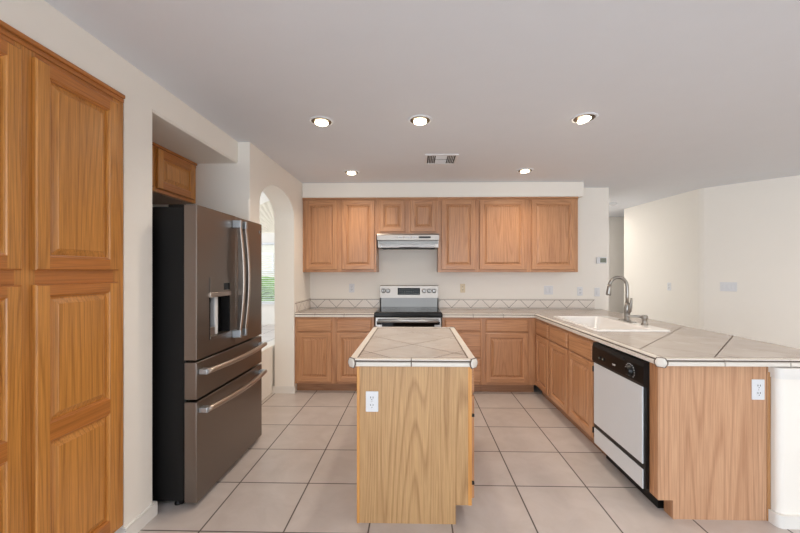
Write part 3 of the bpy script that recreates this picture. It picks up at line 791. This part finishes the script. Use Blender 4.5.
# near door with the dispenser opening
dx0, dx1, dz0, dz1 = .135, .385, .975, 1.255
b = MB(); z0, z1 = .880, 1.805
r = .012
pl = [(0, .074), (0, .003), (.0015, .0008), (.004, 0)]
b.prism(pl+[(SP-.006, 0), (SP-.0035, .0008), (SP-.002, .003), (SP-.002, .074)], z0, dz0, sl); b.prism(pl+[(SP-.006, 0), (SP-.0035, .0008), (SP-.002, .003), (SP-.002, .074)], dz1, z1, sl)
b.prism(pl+[(dx0, 0), (dx0, .074)], dz0, dz1, sl)
b.prism([(dx1, .074), (dx1, 0), (SP-.006, 0), (SP-.0035, .0008), (SP-.002, .003), (SP-.002, .074)], dz0, dz1, sl)
nd = b.build('door', t)
b = MB()
b.box(dx0, dx1, .060, .066, dz0, dz1, M['black']); b.box(dx0, dx0+.004, -.002, .06, dz0, dz1, M['case']); b.box(dx1-.004, dx1, -.001, .06, dz0, dz1, M['case'])
b.box(dx0+.004, dx1-.004, 0, .06, dz1-.004, dz1, M['case']); b.box(dx0+.004, dx1-.004, -.006, .06, dz0, dz0+.018, sl, .003)
b.build('dispenser_recess', nd)
b = MB(); b.box(dx0-.004, dx1+.002, -.012, .03, dz1-.012, dz1+.018, M['handle'], .004); b.build('dispenser_bar', nd)
b = MB(); b.box(dx0-.002, dx1, -.0065, -.002, dz1+.018, dz1+.115, M['slate']); b.box(dx0+.16, dx0+.235, -.0072, -.006, dz1+.03, dz1+.075, M['glass']); b.build('dispenser_panel', nd)
b = MB(); b.box(dx0+.095, dx0+.135, .018, .052, dz0+.018, dz1-.012, M['silver'], .006); b.build('dispenser_paddle', nd)
b = MB(); b.box(dx0+.01, dx0+.075, .006, .05, dz0+.018, dz0+.075, M['steel'], .004); b.build('drip_tray', nd)
b = MB(); split_front(b, SP+.002, FW, z0, z1); fd = b.build('door', t)
k = MB(); k.lathe([(.015, -.0005), (.015, -.003), (.013, -.0042), (.0, -.0042)], M['chrome'], (FW-.045, -.002, 1.735), 'y', 24); k.lathe([(.0105, -.0040), (.0105, -.0048), (.009, -.0048), (.009, -.0040)], M['case'], (FW-.045, -.002, 1.735), 'y', 24); k.build('badge', fd)
def vhandle(door, x):
    k = MB(); rows = []; n = 18; k.mi(M['handle']); k.mi(M['slate'])
    for i in range(n+1):
        z = .955+.80*i/n; c = sin(pi*i/n)
        yo, yi = -.056-.030*c, -.030-.012*c
        rows.append([k.v(p) for p in ((x-.011, yi, z), (x-.0125, yo+.007, z), (x-.008, yo, z), (x+.008, yo, z), (x+.0125, yo+.007, z), (x+.011, yi, z))])
    for A, B in zip(rows, rows[1:]):
        for q in range(6):
            f = k.bm.faces.new([A[q], A[(q+1) % 6], B[(q+1) % 6], B[q]]); f.material_index = 0 if q in (1, 2, 3) else 1; f.smooth = q in (1, 2, 3)
    k.bm.faces.new(rows[0][::-1]); k.bm.faces.new(rows[-1]); h = k.build('handle', door)
    for z in (.965, 1.745):
        q = MB(); q.box(x-.0135, x+.0135, -.060, .001, z-.028, z+.028, M['mount'], .005); q.build('handle_mount', h)
vhandle(nd, SP-.040); vhandle(fd, SP+.040)
for z0, z1, hz_ in ((.645, .866, .805), (.030, .630, .575)):
    b = MB(); split_front(b, 0, FW, z0, z1); o = b.build('freezer_drawer', t)
    k = MB(); k.tube([(.035+(FW-.07)*i/16, -.042-.034*sin(pi*i/16), hz_) for i in range(17)], .019, M['handle'], 14, sy=.9); h = k.build('handle', o)
    for x in (.045, FW-.045):
        q = MB(); q.box(x-.024, x+.024, -.052, .001, hz_-.016, hz_+.016, M['mount'], .005); q.build('handle_mount', h)

# ------------------------------------------------------------------ ceiling fixtures
def can(loc, tx, ty, label):
    t = thing('recessed_light', label, 'ceiling light', loc, 0, 'recessed ceiling lights')
    b = MB(); b.lathe([(.090, 0), (.090, -.003), (.087, -.006), (.078, -.007), (.072, -.004), (.072, .0)], M['ceil'], n=36); b.build('trim_ring', t)
    b = MB(); b.lathe([(.072, -.0055), (.067, -.0072), (.05, -.003), (.048, -.0015), (.0, -.0015)], M['brass'], n=32); b.build('baffle', t)
    k = MB(); k.T = Matrix.Translation((0, 0, -.010)) @ Matrix.Rotation(tx, 4, 'X') @ Matrix.Rotation(ty, 4, 'Y')
    k.lathe([(.046, .004), (.048, -.004), (.044, -.010), (.03, -.013), (.0, -.014)], M['bulb'], n=28); k.build('bulb', t)
    d = bpy.data.lights.new('lamp_light', 'SPOT'); d.energy = CAN_POWER*4; d.color = (1, .86, .70); d.spot_size = R(150); d.spot_blend = .9; d.shadow_soft_size = .045
    o = bpy.data.objects.new('lamp_light', d); COL.objects.link(o); o.parent = t; o.location = (0, 0, -.045)
    return t
can((-.69, 2.65, ZC), 0, 0, 'recessed ceiling light nearest the left wall in the front row')
can((.031, 2.645, ZC), 0, 0, 'recessed ceiling light over the island, middle of the front row')
can((1.207, 2.635, ZC), R(-8), R(-14), 'tilted recessed ceiling light over the peninsula in the front row')
can((-.712, 4.01, ZC), 0, 0, 'small-looking recessed ceiling light near the left upper cabinets in the back row')
can((1.186, 3.98, ZC), 0, R(-6), 'recessed ceiling light near the right upper cabinets in the back row')
t = thing('air_vent', 'white louvered air register in the ceiling before the range hood', 'air vent', (.245, 3.565, ZC))
b = MB()
b.box(-.158, .158, -.152, -.128, -.010, 0, M['white'], .003); b.box(-.158, .158, .128, .152, -.010, 0, M['white'], .003)
b.box(-.158, -.134, -.128, .128, -.010, 0, M['white'], .003); b.box(.134, .158, -.128, .128, -.010, 0, M['white'], .003); b.build('frame', t)
b = MB(); b.box(-.134, .134, -.128, .128, -.0025, -.0005, M['dark']); b.build('backing', t)
def slat(b, x0, x1, y0, y1, along):
    n = 4
    for i in range(n):
        if along == 'x':
            y = y0+(y1-y0)*(i+.5)/n; b.prism([(y-.006, -.003), (y-.004, -.003), (y+.004, -.009), (y+.002, -.009)], x0, x1, M['white'], axis='x')
        else:
            x = x0+(x1-x0)*(i+.5)/n; b.prism([(x-.003, -.003), (x-.001, -.003), (x+.003, -.009), (x+.001, -.009)], y0, y1, M['white'], axis='y')
for a in ((-.125, -.062, -.12, -.006, 'y'), (-.125, -.062, .006, .12, 'y'), (.062, .125, -.12, -.006, 'y'), (.062, .125, .006, .12, 'y'), (-.055, .055, -.12, -.006, 'x'), (-.055, .055, .006, .12, 'x')):
    b = MB(); slat(b, *a); b.build('louver_bank', t)
t = thing('smoke_detector', 'round white smoke detector on the hall ceiling', 'smoke detector', (3.165, 5.94, ZC))
b = MB(); b.lathe([(.07, 0), (.07, -.018), (.055, -.032), (.03, -.036), (0, -.036)], M['white'], n=28); b.build('housing', t)
b = MB(); b.lathe([(.03, -.036), (.03, -.039), (.0, -.040)], M['silver'], n=20); b.build('test_button', t)

# ------------------------------------------------------------------ dining room beyond the arch
t = thing('window_blind', 'white horizontal slat blind on the far dining window through the archway', 'window blind', (0, FY, 0))
b = MB(); b.box(wx0+.02, wx1-.02, -.045, .0, wz1-.05, wz1, M['white'], .004); b.build('head_rail', t)
b = MB()
for i in range(30):
    z = wz0+.05+i*.052; b.prism([(-.033, z-.006), (-.008, z+.006), (-.008, z+.009), (-.033, z-.003)], wx0+.03, wx1-.03, M['white'], axis='x')
o = b.build('slats', t)
b = MB(); b.box(wx0+.03, wx1-.03, -.035, -.006, wz0+.003, wz0+.025, M['white'], .003); b.build('bottom_rail', t)
b = MB(); n = 40; cyl = []
for i in range(n+1):
    a = pi*i/n; y = FY+.02+(.012 if i % 2 else -.012); cyl.append((hc+hr*.985*cos(a), y, hz+.01+hr*.985*sin(a)))
for i in range(n): b.face([(hc+.04*cos(pi*i/n), FY+.02, hz+.01+.04*sin(pi*i/n)), cyl[i], cyl[i+1], (hc+.04*cos(pi*(i+1)/n), FY+.02, hz+.01+.04*sin(pi*(i+1)/n))], M['shade'])
bmesh.ops.remove_doubles(b.bm, verts=b.bm.verts[:], dist=.0005)
o = b.build('fan_shade'); tag(o, 'half-round pleated fan shade above the far dining window', 'window shade')
md = o.modifiers.new('thickness', 'SOLIDIFY'); md.thickness = .004
# outside
b = MB(); b.box(-16, 8, 9.9, 30, -.3, -.12, M['lawn']); o = b.build('lawn'); tag(o, 'lawn outside the far dining window', 'lawn'); o['kind'] = 'structure'
b = MB()
bmesh.ops.create_icosphere(b.bm, subdivisions=5, radius=1)
for v in b.bm.verts:
    n_ = v.co.normalized(); v.co = Vector((n_.x*3.6, n_.y*.7, n_.z*.75))*(1+random.uniform(-.10, .10))
b.mi(M['leaf']); o = b.build('hedge'); o.location = (-6.6, 13.6, .45); tag(o, 'green hedge outside behind the window blind', 'hedge')
t = thing('neighbor_house', 'pale stucco house wall outside beyond the hedge', 'house', (-8, 19, -.12))
b = MB(); b.box(-7, 9, 0, 4, 0, 4.2, M['stucco']); b.build('wall', t)
b = MB(); b.prism([(-.5, 4.2), (4.5, 4.2), (2, 5.4)], -7.4, 9.4, M['stucco'], axis='x'); b.build('roof', t)
for x in (-3.4, -.6, 2.2):
    k = MB(); k.box(x, x+1.1, -.05, .02, 1.5, 2.5, M['white'], .01); k.box(x+.06, x+1.04, -.06, -.03, 1.56, 2.44, M['stucco']); k.build('window', t)
